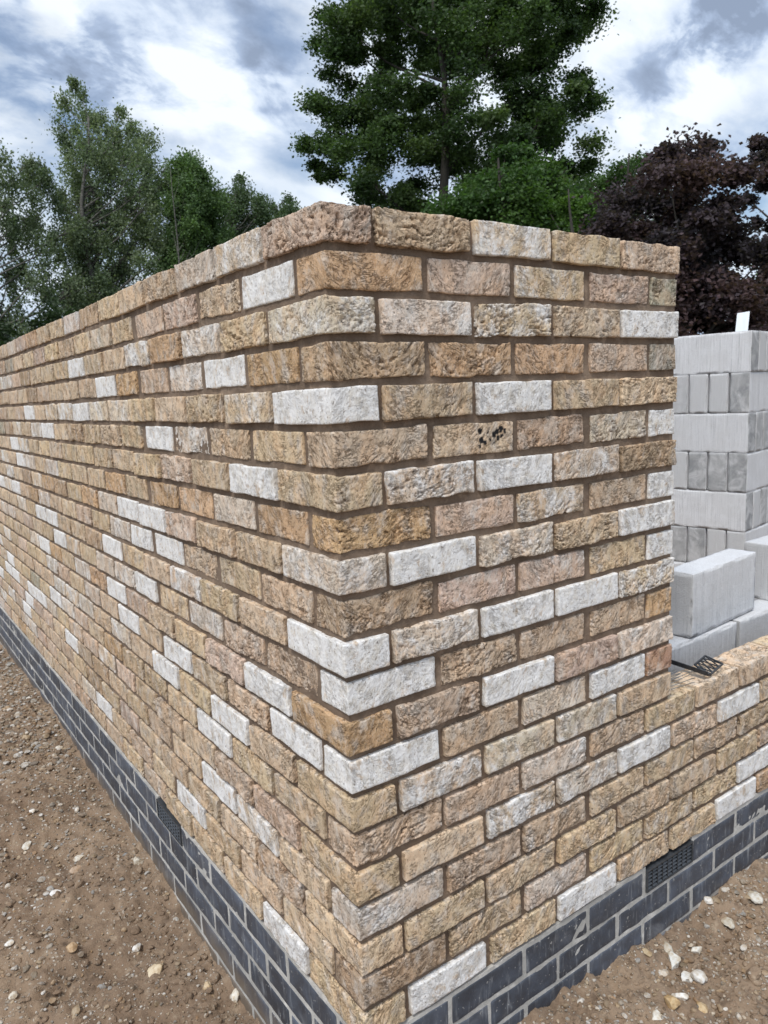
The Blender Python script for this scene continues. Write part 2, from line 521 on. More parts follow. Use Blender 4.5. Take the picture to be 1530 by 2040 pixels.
def ico(sub=1):
    t = (1 + 5 ** .5) / 2
    v = [(-1, t, 0), (1, t, 0), (-1, -t, 0), (1, -t, 0), (0, -1, t), (0, 1, t), (0, -1, -t), (0, 1, -t), (t, 0, -1), (t, 0, 1), (-t, 0, -1), (-t, 0, 1)]
    f = [(0, 11, 5), (0, 5, 1), (0, 1, 7), (0, 7, 10), (0, 10, 11), (1, 5, 9), (5, 11, 4), (11, 10, 2), (10, 7, 6), (7, 1, 8),
         (3, 9, 4), (3, 4, 2), (3, 2, 6), (3, 6, 8), (3, 8, 9), (4, 9, 5), (2, 4, 11), (6, 2, 10), (8, 6, 7), (9, 8, 1)]
    v = [np.array(a, float) / np.linalg.norm(a) for a in v]
    for _ in range(sub):
        cache, g = {}, []
        def mid(a, b):
            k = (min(a, b), max(a, b))
            if k not in cache:
                m_ = v[a] + v[b]; v.append(m_ / np.linalg.norm(m_)); cache[k] = len(v) - 1
            return cache[k]
        for a, b_, c in f:
            ab, bc, ca = mid(a, b_), mid(b_, c), mid(c, a)
            g += [(a, ab, ca), (b_, bc, ab), (c, ca, bc), (ab, bc, ca)]
        f = g
    return np.array(v), np.array(f)


IV1, IF1 = ico(1)
IV2, IF2 = ico(3)


def chip(V, n, rs, lo=.45, hi=.95):
    """cut an ellipsoid by random planes: angular broken flint"""
    for _ in range(n):
        d = rs.normal(size=3); d /= np.linalg.norm(d)
        k = rs.uniform(lo, hi)
        s = V @ d
        V = V - np.outer(np.maximum(s - k, 0), d)
    return V


STONE_COLS = [(.66, .62, .56), (.58, .50, .40), (.50, .40, .28), (.44, .33, .22), (.62, .60, .57), (.40, .34, .28), (.70, .67, .62), (.36, .25, .16)]


def gravel():
    pts = []
    r = RNG
    for _ in range(72000):
        if r.random() < .74: x = -abs(r.uniform(0.0, 1.9)); y = r.uniform(-.6, 5.0)
        else: x = r.uniform(.15, 2.3); y = -r.uniform(0.0, 1.1)
        pts.append((x, y))
    pts = np.array(pts)
    p3 = np.stack([pts[:, 0], pts[:, 1], np.zeros(len(pts))], 1)
    dens = .22 + .55 * sstep(vn(p3 * 2.3 + 3), -.1, .6)
    dens = dens + .8 * sstep(pts[:, 1], 1.9, 3.0) * (pts[:, 0] < 0)
    dens = np.where(pts[:, 0] > 0, dens * .8 + .6 * sstep(pts[:, 0], .8, 1.4) + .3, dens + .3 * sstep(-pts[:, 0], .35, .05))
    pts = pts[r.random(len(pts)) < dens]
    # keep off the plinth face
    wall = ((pts[:, 0] > -.012) & (pts[:, 1] > -.012))
    pts = pts[~wall]
    n = len(pts)
    size = .0018 + .0040 * r.random(n) ** 2.2 + .008 * r.random(n) ** 12
    size = size * (1 + .7 * sstep(pts[:, 1], 1.7, 2.6) * (pts[:, 0] < 0))
    gz = gheight(pts[:, 0], pts[:, 1])
    nv = len(IV1)
    Vs = np.empty((n, nv, 3)); T = np.empty((n, nv, 4))
    shapes = [chip(IV1.copy(), 6, r) for _ in range(24)]
    for i in range(n):
        q = Quaternion(tuple(r.normal(size=3)), r.uniform(0, 6.28)).to_matrix()
        S = shapes[r.integers(24)] * (r.uniform(.8, 1.4), r.uniform(.7, 1.1), r.uniform(.45, .8))
        a = r.uniform(0, 6.28); ca, sa = math.cos(a), math.sin(a)
        S = S @ np.array([[ca, sa, 0], [-sa, ca, 0], [0, 0, 1]])
        Vs[i] = S * size[i] + (pts[i, 0], pts[i, 1], gz[i] + size[i] * .25)
        c = np.array(STONE_COLS[r.integers(len(STONE_COLS))]) * r.uniform(.38, .98)
        T[i] = (*c, 1)
    F = (IF1[None] + (np.arange(n) * nv)[:, None, None]).reshape(-1, 3)
    o = link_mesh('gravel', Vs.reshape(-1, 3), F, M_STONE, None, {'tone': ('FLOAT_COLOR', T.reshape(-1, 4))}, smooth=False)
    tag(o, 'fine pale gravel and chippings scattered over the brown dirt by the plinth', 'gravel', kind='stuff')


gravel()


def clods():
    r = np.random.default_rng(77)
    n = 24000
    left = r.random(n) < .76
    x = np.where(left, -r.uniform(.014, 1.9, n), r.uniform(.15, 2.3, n)); y = np.where(left, r.uniform(-.6, 4.6, n), -r.uniform(.014, 1.1, n))
    p3 = np.stack([x, y, np.zeros(n)], 1)
    keep = r.random(n) < (.18 + .82 * sstep(vn(p3 * 2.9 + 13) + .35 * (1 - sstep(np.minimum(np.abs(x) + 9 * (~left), np.abs(y) + 9 * left), .0, .35)), -.1, .6))
    x, y = x[keep], y[keep]; n = len(x)
    size = .003 + .006 * r.random(n) ** 2 + .013 * r.random(n) ** 12
    gz = gheight(x, y)
    shapes = []
    for k in range(20):
        S = IV2[:162] if False else IV1
        S = chip(S.copy(), 3, r, .6, .95)
        shapes.append(S * (1 + .30 * vn(S * 1.9 + k * 5))[:, None])
    Vs = np.empty((n, len(IV1), 3))
    for i in range(n):
        a = r.uniform(0, 6.28); ca, sa = math.cos(a), math.sin(a)
        S = shapes[r.integers(20)] * (r.uniform(.8, 1.4), r.uniform(.7, 1.1), r.uniform(.5, .9))
        Vs[i] = (S @ np.array([[ca, sa, 0], [-sa, ca, 0], [0, 0, 1]])) * size[i] + (x[i], y[i], gz[i] + size[i] * .1)
    F = (IF1[None] + (np.arange(n) * len(IV1))[:, None, None]).reshape(-1, 3)
    o = link_mesh('soil_clods', Vs.reshape(-1, 3), F, M_GROUND, smooth=False)
    tag(o, 'crumbs and small lumps of brown soil lying all over the site dirt', 'soil', kind='stuff')


clods()


def ground_point(px, py):
    """where a sight line meets the soil"""
    d = at(px, py, 1.0) - CAM
    z = 0.0
    for _ in range(6):
        t = (z - CAM[2]) / d[2]
        p = CAM + t * d
        z = float(gheight([p[0]], [p[1]])[0])
    return p


STONES = [
    (311, 1937, .030, (.68, .58, .42), 'large cream and white flint lying alone on the dirt in the lower left'),
    (112, 1784, .020, (.80, .80, .80), 'smooth white oval stone on the left dirt, below the reddish clods'),
    (273, 1890, .016, (.78, .77, .74), 'small upright white chip between the large cream flint and the plinth'),
    (152, 1735, .021, (.52, .40, .30), 'reddish brown stone lying just above the smooth white oval stone'),
    (20, 1880, .014, (.78, .77, .74), 'white pointed chip near the left edge of the dirt'),
    (143, 1890, .019, (.52, .38, .24), 'orange brown rounded stone in the middle of the left dirt'),
    (152, 2022, .020, (.44, .36, .26), 'dull tan stone at the very bottom of the left dirt'),
    (55, 1686, .020, (.66, .64, .58), 'long pale grey flint in the left dirt beside the reddish clods'),
    (64, 1618, .016, (.78, .77, .74), 'flat white stone on the dirt in the upper part of the left foreground'),
    (153, 1615, .014, (.74, .72, .68), 'whitish stone on the left dirt nearest the middle of the plinth'),
    (158, 1712, .017, (.70, .67, .60), 'cream stone on the left dirt between the plinth and the reddish clods'),
    (275, 1718, .024, (.60, .56, .48), 'pale stone half buried in the heap of soil against the left plinth'),
    (118, 1492, .019, (.66, .62, .54), 'pale stone at the edge of the gravel patch beside the far plinth'),
    (52, 1470, .020, (.42, .33, .22), 'dark tan stone lying on the grey gravel patch'),
    (412, 1968, .016, (.62, .50, .34), 'small tan stone at the foot of the left plinth near the bottom'),
    (470, 1985, .022, (.76, .72, .64), 'white stone pressed against the left plinth at the bottom of the view'),
    (172, 1928, .008, (.36, .40, .44), 'tiny blue grey pebble in the lower middle of the left dirt'),
    (26, 1985, .013, (.70, .66, .58), 'small pale stone at the lower left corner of the dirt'),
    (1331, 1893, .022, (.60, .56, .48), 'grey tan stone touching the taller white stone on the right-hand dirt'),
    (1343, 1918, .026, (.74, .74, .70), 'tall white angular stone on the right-hand dirt near the plinth'),
    (1411, 1797, .017, (.78, .76, .72), 'white pointed stone against the right plinth'),
    (1368, 1950, .025, (.72, .72, .70), 'left of the two round white stones side by side on the right-hand dirt'),
    (1391, 1951, .024, (.72, .71, .68), 'right of the two round white stones side by side on the right-hand dirt'),
    (1320, 1941, .017, (.66, .60, .52), 'pinkish cream stone left of the two round white stones'),
    (1355, 1988, .018, (.80, .79, .76), 'bright white rounded stone below the two round white stones'),
    (1337, 2000, .020, (.56, .42, .24), 'orange brown stone in the right-hand dirt beside the bright white stone'),
    (1308, 2028, .021, (.72, .70, .64), 'pale stone at the bottom edge of the right-hand dirt'),
    (1388, 1896, .017, (.74, .72, .66), 'cream flat stone lying above the two round white stones'),
    (1450, 1842, .021, (.58, .54, .46), 'long grey tan stone in the gravel at the right-hand side'),
    (1505, 1790, .022, (.66, .64, .58), 'pale lump among the gravel near the right edge of the picture'),
    (1398, 2012, .017, (.60, .46, .28), 'small orange tan stone at the lower right of the dirt'),
    (1288, 1900, .016, (.50, .40, .26), 'ochre stone at the foot of the right plinth'),
]


def stones():
    for k, (px, py, r, c, lab) in enumerate(STONES):
        rs = np.random.default_rng(100 + k)
        V = chip(IV2.copy(), 9, rs, .5, .92)
        V = V * (rs.uniform(1.0, 1.35), rs.uniform(.75, 1.0), rs.uniform(.55, .8))
        a = rs.uniform(0, 6.28); ca, sa = math.cos(a), math.sin(a)
        V = V @ np.array([[ca, sa, 0], [-sa, ca, 0], [0, 0, 1]])
        V = V + (vn(V * 2.2 + k * 7)[:, None] * .09 + vn(V * 6 + k * 7)[:, None] * .03) * V
        V = V * r * .92
        p = ground_point(px, py)
        T = np.tile((*c, 1), (len(V), 1))
        o = link_mesh('stone', V, IF2, M_STONE, None, {'tone': ('FLOAT_COLOR', T)})
        o.location = (p[0], p[1], p[2] + r * .22)
        tag(o, lab, 'stone', 'larger stones lying on the dirt')


stones()

# ------------------------------------------------------------------ brickwork
PZ = .0755                                  # course height
TONES = {'B': (.76, .60, .41), 'Y': (.81, .635, .43), 'O': (.68, .46, .27), 'P': (.74, .57, .43), 'L': (.84, .725, .585),
         'W': (.76, .66, .53), 'G': (.50, .48, .38), 'D': (.55, .41, .28), 'R': (.55, .33, .22)}
WHITE = {'B': .24, 'Y': .17, 'O': .08, 'P': .28, 'L': .42, 'W': .98, 'G': .10, 'D': 0.02, 'R': .05, 'M': .5}
# lower case m = part-whitened buff
RIGHT = ['PBmBP', 'OPmPG', 'LLmBW', 'DOOPG', 'WBWBY', 'BPDLW', 'YmWmD', 'OPmBW', 'LWLBW', 'DPPBW', 'WLWWm', 'WBPYO', 'OPWPL', 'WBLWR', 'YmLLY',
         'PPLPB', 'YYmLW', 'LPPBB', 'YYBYB', 'DYLYB', 'BWBWB']
RIGHT_LOW = ['YYB', 'PWB', 'BBY', 'YBP', 'BWP', 'BWO']
LEFT = ['mLBBB', 'WBPPB', 'BLOmB', 'OWLPO', 'mBBBL', 'YPmWB', 'WYPYB', 'OLOOB', 'BBPWW', 'PBBWW', 'BYmBB', 'PPLBW', 'WPBBP', 'WPBWB', 'BWBWB', 'BBWBB',
        'PPBPB', 'BmWBB', 'PBBYB', 'BPBWB', 'WBYBB']


def dzr(x, k):
    """the bed joints on the right-hand return fall a few millimetres away from the quoin"""
    return -.0095 * np.clip(x, 0, 1.1) * np.clip((k - 3) / 5.0, 0, 1)


def axis_pts(a, b, res, round_=.0045):
    L = b - a
    if res is None: return np.array([a, a + .0016, a + .0045, a + .012, a + .035, b])
    n = max(2, int(round((L - 2 * round_) / res)))
    mid = np.linspace(a + round_, b - round_, n + 1)
    if res > .008: return np.concatenate([[a], mid, [b]])
    return np.concatenate([[a, a + .0014], mid, [b - .0014, b]])


class Bricks:
    def __init__(s):
        s.V, s.Nn, s.F, s.seed, s.tone, s.white, s.cre, s.k, s.s0, s.org = [], [], [], [], [], [], [], [], [], []
        s.count = 0

    def add(s, lo, hi, res, dense, tone, white, crease=1.0, frog=False, faces=('-x', '+x', '-y', '+y', '-z', '+z'), shape_noise=1.0, trim=None):
        """dense: axes with a fine face"""
        lo = np.array(lo, float); hi = np.array(hi, float)
        A = []
        for ax in range(3):
            A.append(axis_pts(lo[ax], hi[ax], res if ax in dense else None))
        nx, ny, nz = map(len, A)
        idx = np.arange(nx * ny * nz).reshape(nx, ny, nz)
        Q = []
        def q(g, flip):
            f = np.stack([g[:-1, :-1], g[1:, :-1], g[1:, 1:], g[:-1, 1:]], -1).reshape(-1, 4)
            Q.append(f[:, ::-1] if flip else f)
        if '-x' in faces: q(idx[0], True)
        if '+x' in faces: q(idx[-1], False)
        if '-y' in faces: q(idx[:, 0], False)
        if '+y' in faces: q(idx[:, -1], True)
        if '-z' in faces: q(idx[:, :, 0], True)
        if '+z' in faces: q(idx[:, :, -1], False)
        Q = np.concatenate(Q)
        u, invi = np.unique(Q.ravel(), return_inverse=True)
        Q = invi.reshape(-1, 4)
        ix, r_ = np.divmod(u, ny * nz); iy, iz = np.divmod(r_, nz)
        P = np.stack([A[0][ix], A[1][iy], A[2][iz]], 1)
        rad = .0030
        c = np.clip(P, lo + rad, hi - rad)
        d = P - c
        n = d / np.maximum(np.linalg.norm(d, axis=1, keepdims=True), 1e-9)
        P2 = c + n * rad
        if trim: P2 = P2 + np.where(P2[:, [0, 1, 2]] > (lo + hi) / 2, -1, 1) * np.array(trim)[None] * np.minimum(1, np.abs(P2 - (lo + hi) / 2) / ((hi - lo) / 2)) ** 6
        if frog:
            inn = sstep(P[:, 0], lo[0] + .02, lo[0] + .035) * sstep(-P[:, 0], -hi[0] + .02, -hi[0] + .035) * \
                sstep(P[:, 1], lo[1] + .016, lo[1] + .03) * sstep(-P[:, 1], -hi[1] + .016, -hi[1] + .03)
            P2[:, 2] -= .0075 * inn * (n[:, 2] > .9)
        m = len(P2)
        seed = random.random() * 400
        s.V.append(P2); s.Nn.append(n); s.F.append(Q + s.count)
        s.seed.append(np.full(m, seed)); s.tone.append(np.tile(np.array((*tone, 1.0)), (m, 1)))
        s.white.append(np.full(m, white)); s.cre.append(np.full(m, crease * shape_noise))
        s.k.append(np.full(m, random.uniform(1.5, 6.0)))
        cx = (lo[0] + hi[0]) / 2 - (lo[1] + hi[1]) / 2 + random.uniform(-.06, .06)
        s.s0.append(np.full(m, cx)); s.org.append(np.tile((lo + hi) / 2, (m, 1)))
        s.count += m

    def build(s, name, mat, parent, spots=None):
        V = np.concatenate(s.V); n = np.concatenate(s.Nn); F = np.concatenate(s.F)
        seed = np.concatenate(s.seed); cre = np.concatenate(s.cre); k = np.concatenate(s.k); s0 = np.concatenate(s.s0)
        org = np.concatenate(s.org); white = np.concatenate(s.white); tone = np.concatenate(s.tone)
        off = np.stack([seed, seed * 1.7, seed * .6], 1)
        L = V - org
        # slightly crooked laying and uneven arrises
        r1 = vn(np.stack([seed, seed * 0, seed * 0 + .5], 1) * 13.7); r2 = vn(np.stack([seed, seed * 0 + 3, seed * 0], 1) * 11.1)
        r3 = vn(np.stack([seed * 0, seed + 3, seed * 0], 1) * 9.1)
        P = V.copy()
        P[:, 2] += (L[:, 0] - L[:, 1]) * r1 * .014 + r2 * .0012
        outw = np.stack([-np.ones_like(r3), -np.ones_like(r3), np.zeros_like(r3)], 1)
        P += outw * (r3 * .0022 * np.clip(.12 + cre * 1.6, 0, 1))[:, None]
        big = np.stack([vn(V * 16 + off), vn(V * 16 + off + 50), vn(V * 24 + off + 90)], 1)
        P += big * np.array([.0020, .0020, .0027]) * (.35 + .65 * cre)[:, None]
        s_ = V[:, 0] - V[:, 1]; t = V[:, 2]
        dsn = np.abs(s_ - s0)
        w = (t - org[:, 2]) - k * np.minimum(dsn, .12) ** 2 + .005 * vn(V * 30 + off)
        fold = np.stack([s_, w, V[:, 0] + V[:, 1]], 1)
        q = fold * np.array([20, 135, 16]) + off
        q = q + .6 * vn(V * 70 + off)[:, None] + .5 * vn(V * 28 + off + 5)[:, None]
        cr = np.clip(1 - np.abs(vn(q)) * 8.5, 0, 1)
        q2 = fold * np.array([48, 250, 30]) + off + 31
        cr2 = np.clip(1 - np.abs(vn(q2)) * 4.5, 0, 1)
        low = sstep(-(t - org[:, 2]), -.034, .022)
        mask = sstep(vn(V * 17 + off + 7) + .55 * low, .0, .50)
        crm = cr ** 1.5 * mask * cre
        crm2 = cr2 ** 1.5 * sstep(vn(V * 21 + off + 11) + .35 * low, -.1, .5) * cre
        h = (.0008 * vn(V * 34 + off + 3) + .0006 * vn(V * 95 + off + 5)) * (.4 + .6 * cre) + .00045 * vn(V * 210 + off)
        h = h - .0055 * crm - .0022 * crm2 + .0006 * vn(V * 140 + off + 8) * cre + .0012 * vn(V * 20 + off + 80)
        # blown lumps and torn lower lip on the sand-faced bricks
        lump = np.clip(vn(V * np.array([45, 45, 60]) + off + 60) - .45, 0, 1)
        h = h + .0012 * lump * cre
        P += n * h[:, None]
        P[:, 2] += TOP
        if spots is not None:
            sp = spots(V, off)
        else: sp = np.zeros(len(V))
        fo = np.stack([s_, w, V[:, 0] + V[:, 1]], 1) + off
        at_ = {'fold': ('FLOAT_VECTOR', fo), 'tone': ('FLOAT_COLOR', tone), 'white': ('FLOAT', white), 'spot': ('FLOAT', sp),
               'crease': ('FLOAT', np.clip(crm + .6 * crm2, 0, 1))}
        return link_mesh(name, P, F, mat, parent, at_)


def look(ch):
    ch0 = ch
    if ch == '?':
        ch0 = random.choices('BYOPLWGDm', (30, 22, 6, 14, 13, 15, 2, 4, 13))[0]
    base = 'B' if ch0 == 'm' else ch0
    c = np.array(TONES[base]) * random.uniform(.80, 1.10)
    c = c * np.array([1, random.uniform(.98, 1.012), random.uniform(.93, 1.07)])
    wv = WHITE['M'] if ch0 == 'm' else WHITE[ch0]
    wv = min(1.0, max(0, wv + random.uniform(-.05, .08))) if ch0 != 'W' else random.uniform(.78, 1.05)
    cr = {'W': .22, 'L': .75, 'Y': .8, 'm': 1.1}.get(ch0, 1.0) * random.choice((.2, .45, .7, .9, 1.2))
    return tuple(c), wv, cr


DEPTH = .1
wall = empty('brick_wall', (0, 0, TOP - 21 * PZ))
tag(wall, 'unfinished corner of buff and white rustic brick walls on a dark brick plinth', 'brick wall')


def par(o):
    o.parent = wall
    o.matrix_parent_inverse = Matrix.Translation((0, 0, -(TOP - 21 * PZ)))
    return o


def jl(): return random.uniform(-.0013, .0013)


def brickwork():
    B = Bricks()
    END = 2.7
    for c in range(1, 22):
        zt, zb = -(c - 1) * PZ, -(c - 1) * PZ - .0655
        odd = c % 2 == 1
        rr, ll = RIGHT[c - 1], LEFT[c - 1]
        top = c == 1
        back = 0 if odd else .0062 * (1.0 if c <= 13 else .35)
        R, Fa = .0026, ('-x', '+x', '-y', '-z', '+z')
        # quoin
        tone, wv, cr = look(rr[0])
        hx, hy = (.1025, .215) if odd else (.215, .1025)
        B.add((back, back, zb), (hx - .0018, hy - .0018, zt), R, (0, 1, 2), tone, wv, cr, trim=(0, 0, .0019))
        # right-hand return
        cells = []
        x = hx + .010
        seq = rr[1:]
        if c <= 15:
            for i, ch in enumerate(seq):
                w_ = .1025 if (not odd and i == len(seq) - 1) else .215
                cells.append((x, x + w_, ch)); x += w_ + .010
        else:
            lowseq = seq + RIGHT_LOW[c - 16] + '?' * 10
            i = 0
            while x < END:
                cells.append((x, x + .215, lowseq[i])); x += .225; i += 1
        for (a, b_, ch) in cells:
            if not odd and abs(a - .675) < .005: a += .005
            if not odd and abs(b_ - .665) < .005: b_ -= .003
            tone, wv, cr = look(ch)
            if c <= 15 and b_ > 1.0: b_ = 1.0025 + random.uniform(-.001, .001)
            dz_a = float(dzr((a + b_) / 2, c))
            lowtop = c == 16 and a > .88
            dn = (0, 1, 2) if lowtop else (0, 2)
            B.add((a + jl(), back, zb + dz_a), (b_ + jl(), DEPTH, zt + dz_a), .0034 if a > 1.02 else R, dn, tone, wv, cr, frog=lowtop,
                  faces=Fa, trim=(.0002 if b_ > 1.0 and c <= 15 else .0030, 0, .0019))
        # left-hand wall
        y = hy + .010
        i = 0
        while y < 6.6:
            y2 = y + .215
            ch = ll[i] if i < len(ll) else '?'
            if i >= len(ll) and random.random() < .02: ch = 'W'
            tone, wv, cr = look(ch)
            a, b_ = y + jl() + .0008, y2 + jl() - .0008
            x0 = back
            if y > 1.0:
                x0 = .0050
                if not odd and i == 4: a += .018
            R2_ = R if y < .9 else (.0036 if y < 1.7 else (.006 if y < 3 else .011))
            B.add((x0, a, zb), (x0 + DEPTH, b_, zt), R2_, (1, 2), tone, wv, cr, faces=('-x', '-y', '+y', '-z', '+z'), trim=(0, .0036 if y < .9 else .0046, .0018))
            y += .225; i += 1

    def spots(V, off):
        z0 = -5 * PZ - .033
        s = np.zeros(len(V))
        inb = (V[:, 0] > .225) & (V[:, 0] < .44) & (np.abs(V[:, 2] - z0 - dzr(.33, 6)) < .034) & (V[:, 1] < .02)
        for (x, z, r) in ((.345, .014, .0055), (.348, -.004, .006), (.343, -.016, .004), (.358, -.010, .0045), (.372, -.004, .003), (.383, .004, .006),
                          (.392, .010, .006), (.402, .014, .006), (.412, .010, .0045), (.395, -.002, .005), (.405, .0, .003), (.384, -.012, .003), (.366, .010, .0028)):
            dd = np.hypot((V[:, 0] - x), V[:, 2] - z0 - z) + .0018 * vn(V * 300)
            s = np.maximum(s, inb * sstep(-dd, -r - .0012, -r + .0004))
        return s
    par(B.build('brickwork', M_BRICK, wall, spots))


brickwork()


def boxes_mesh(bx):
    V, F = [], []
    for (a, b) in bx:
        x0, y0, z0 = a; x1, y1, z1 = b
        k = len(V)
        V += [(x0, y0, z0), (x1, y0, z0), (x1, y1, z0), (x0, y1, z0), (x0, y0, z1), (x1, y0, z1), (x1, y1, z1), (x0, y1, z1)]
        F += [(k, k + 3, k + 2, k + 1), (k + 4, k + 5, k + 6, k + 7), (k, k + 1, k + 5, k + 4), (k + 1, k + 2, k + 6, k + 5), (k + 2, k + 3, k + 7, k + 6), (k + 3, k, k + 4, k + 7)]
    return V, F


def mortar():
    """recessed joints: a core with an uneven raked surface"""
    zb = TOP - 21 * PZ + .0005
    V, F = [], []
    n0 = 0
    def sheet(o, u, v, nu, nv, nrm, amp=.0012):
        nonlocal n0
        a = np.linspace(0, 1, nu); b = np.linspace(0, 1, nv)
        A, Bb = np.meshgrid(a, b, indexing='ij')
        P = np.array(o)[None] + A.ravel()[:, None] * np.array(u)[None] + Bb.ravel()[:, None] * np.array(v)[None]
        edge = np.minimum(np.minimum(A, 1 - A) * nu, np.minimum(Bb, 1 - Bb) * nv).ravel()
        P = P + (vn(P * 75) * amp * .8 + vn(P * 30) * amp + vn(P * 11) * amp * 1.2)[:, None] * np.array(nrm)[None] * (edge > .5)[:, None]
        i = np.arange(nu - 1)[:, None] * nv + np.arange(nv - 1)[None]
        f = np.stack([i, i + nv, i + nv + 1, i + 1], -1).reshape(-1, 4) + n0
        if nrm == (1, 0, 0) and u[1] < 0: P[:, 0] += .0006 * sstep(P[:, 1], .995, 1.01)
        V.append(P); F.append(f); n0 += len(P)
    d = .0122
    dl = .0104
    t = TOP - .0035; lw = TOP - 15 * PZ - .0155 - .0095
    xr = 1.0015; xe = 2.7; ye = 6.6; bk = .1
    # right-hand face, low wall face, reveal, left face
    sheet((dl, d, zb), (xr - dl, 0, 0), (0, 0, t - zb), 110, 170, (0, 1, 0))
    sheet((xr, d, zb), (xe - xr, 0, 0), (0, 0, lw - zb), 150, 50, (0, 1, 0))
    sheet((xr, d, lw), (0, bk - d, 0), (0, 0, t - lw), 10, 120, (-1, 0, 0), .0008)
    sheet((dl, ye, zb), (0, d - ye, 0), (0, 0, t - zb), 520, 150, (1, 0, 0))
    # tops, ends and backs
    sheet((xr, d, lw), (xe - xr, 0, 0), (0, bk - d, 0), 150, 8, (0, 0, 1))
    sheet((d, d, t), (xr - d, 0, 0), (0, bk - d, 0), 90, 8, (0, 0, 1), .0006)
    sheet((d, bk, t), (bk - d, 0, 0), (0, ye - bk, 0), 8, 300, (0, 0, 1), .0006)
    sheet((bk, bk, zb), (0, ye - bk, 0), (0, 0, t - zb), 60, 20, (1, 0, 0))
    sheet((xe, bk, zb), (xr - xe, 0, 0), (0, 0, lw - zb), 40, 8, (0, 1, 0))
    sheet((xr, bk, zb), (bk - xr, 0, 0), (0, 0, t - zb), 40, 20, (0, 1, 0))
    sheet((xe, d, zb), (0, bk - d, 0), (0, 0, lw - zb), 4, 8, (1, 0, 0))
    sheet((bk, ye, zb), (d - bk, 0, 0), (0, 0, t - zb), 4, 20, (0, 1, 0))
    par(link_mesh('mortar', np.concatenate(V), np.concatenate(F), M_MORTAR, wall))


mortar()


VENT_L = (1.0015, 1.2125)
VENT_R = (.9035, 1.1165)


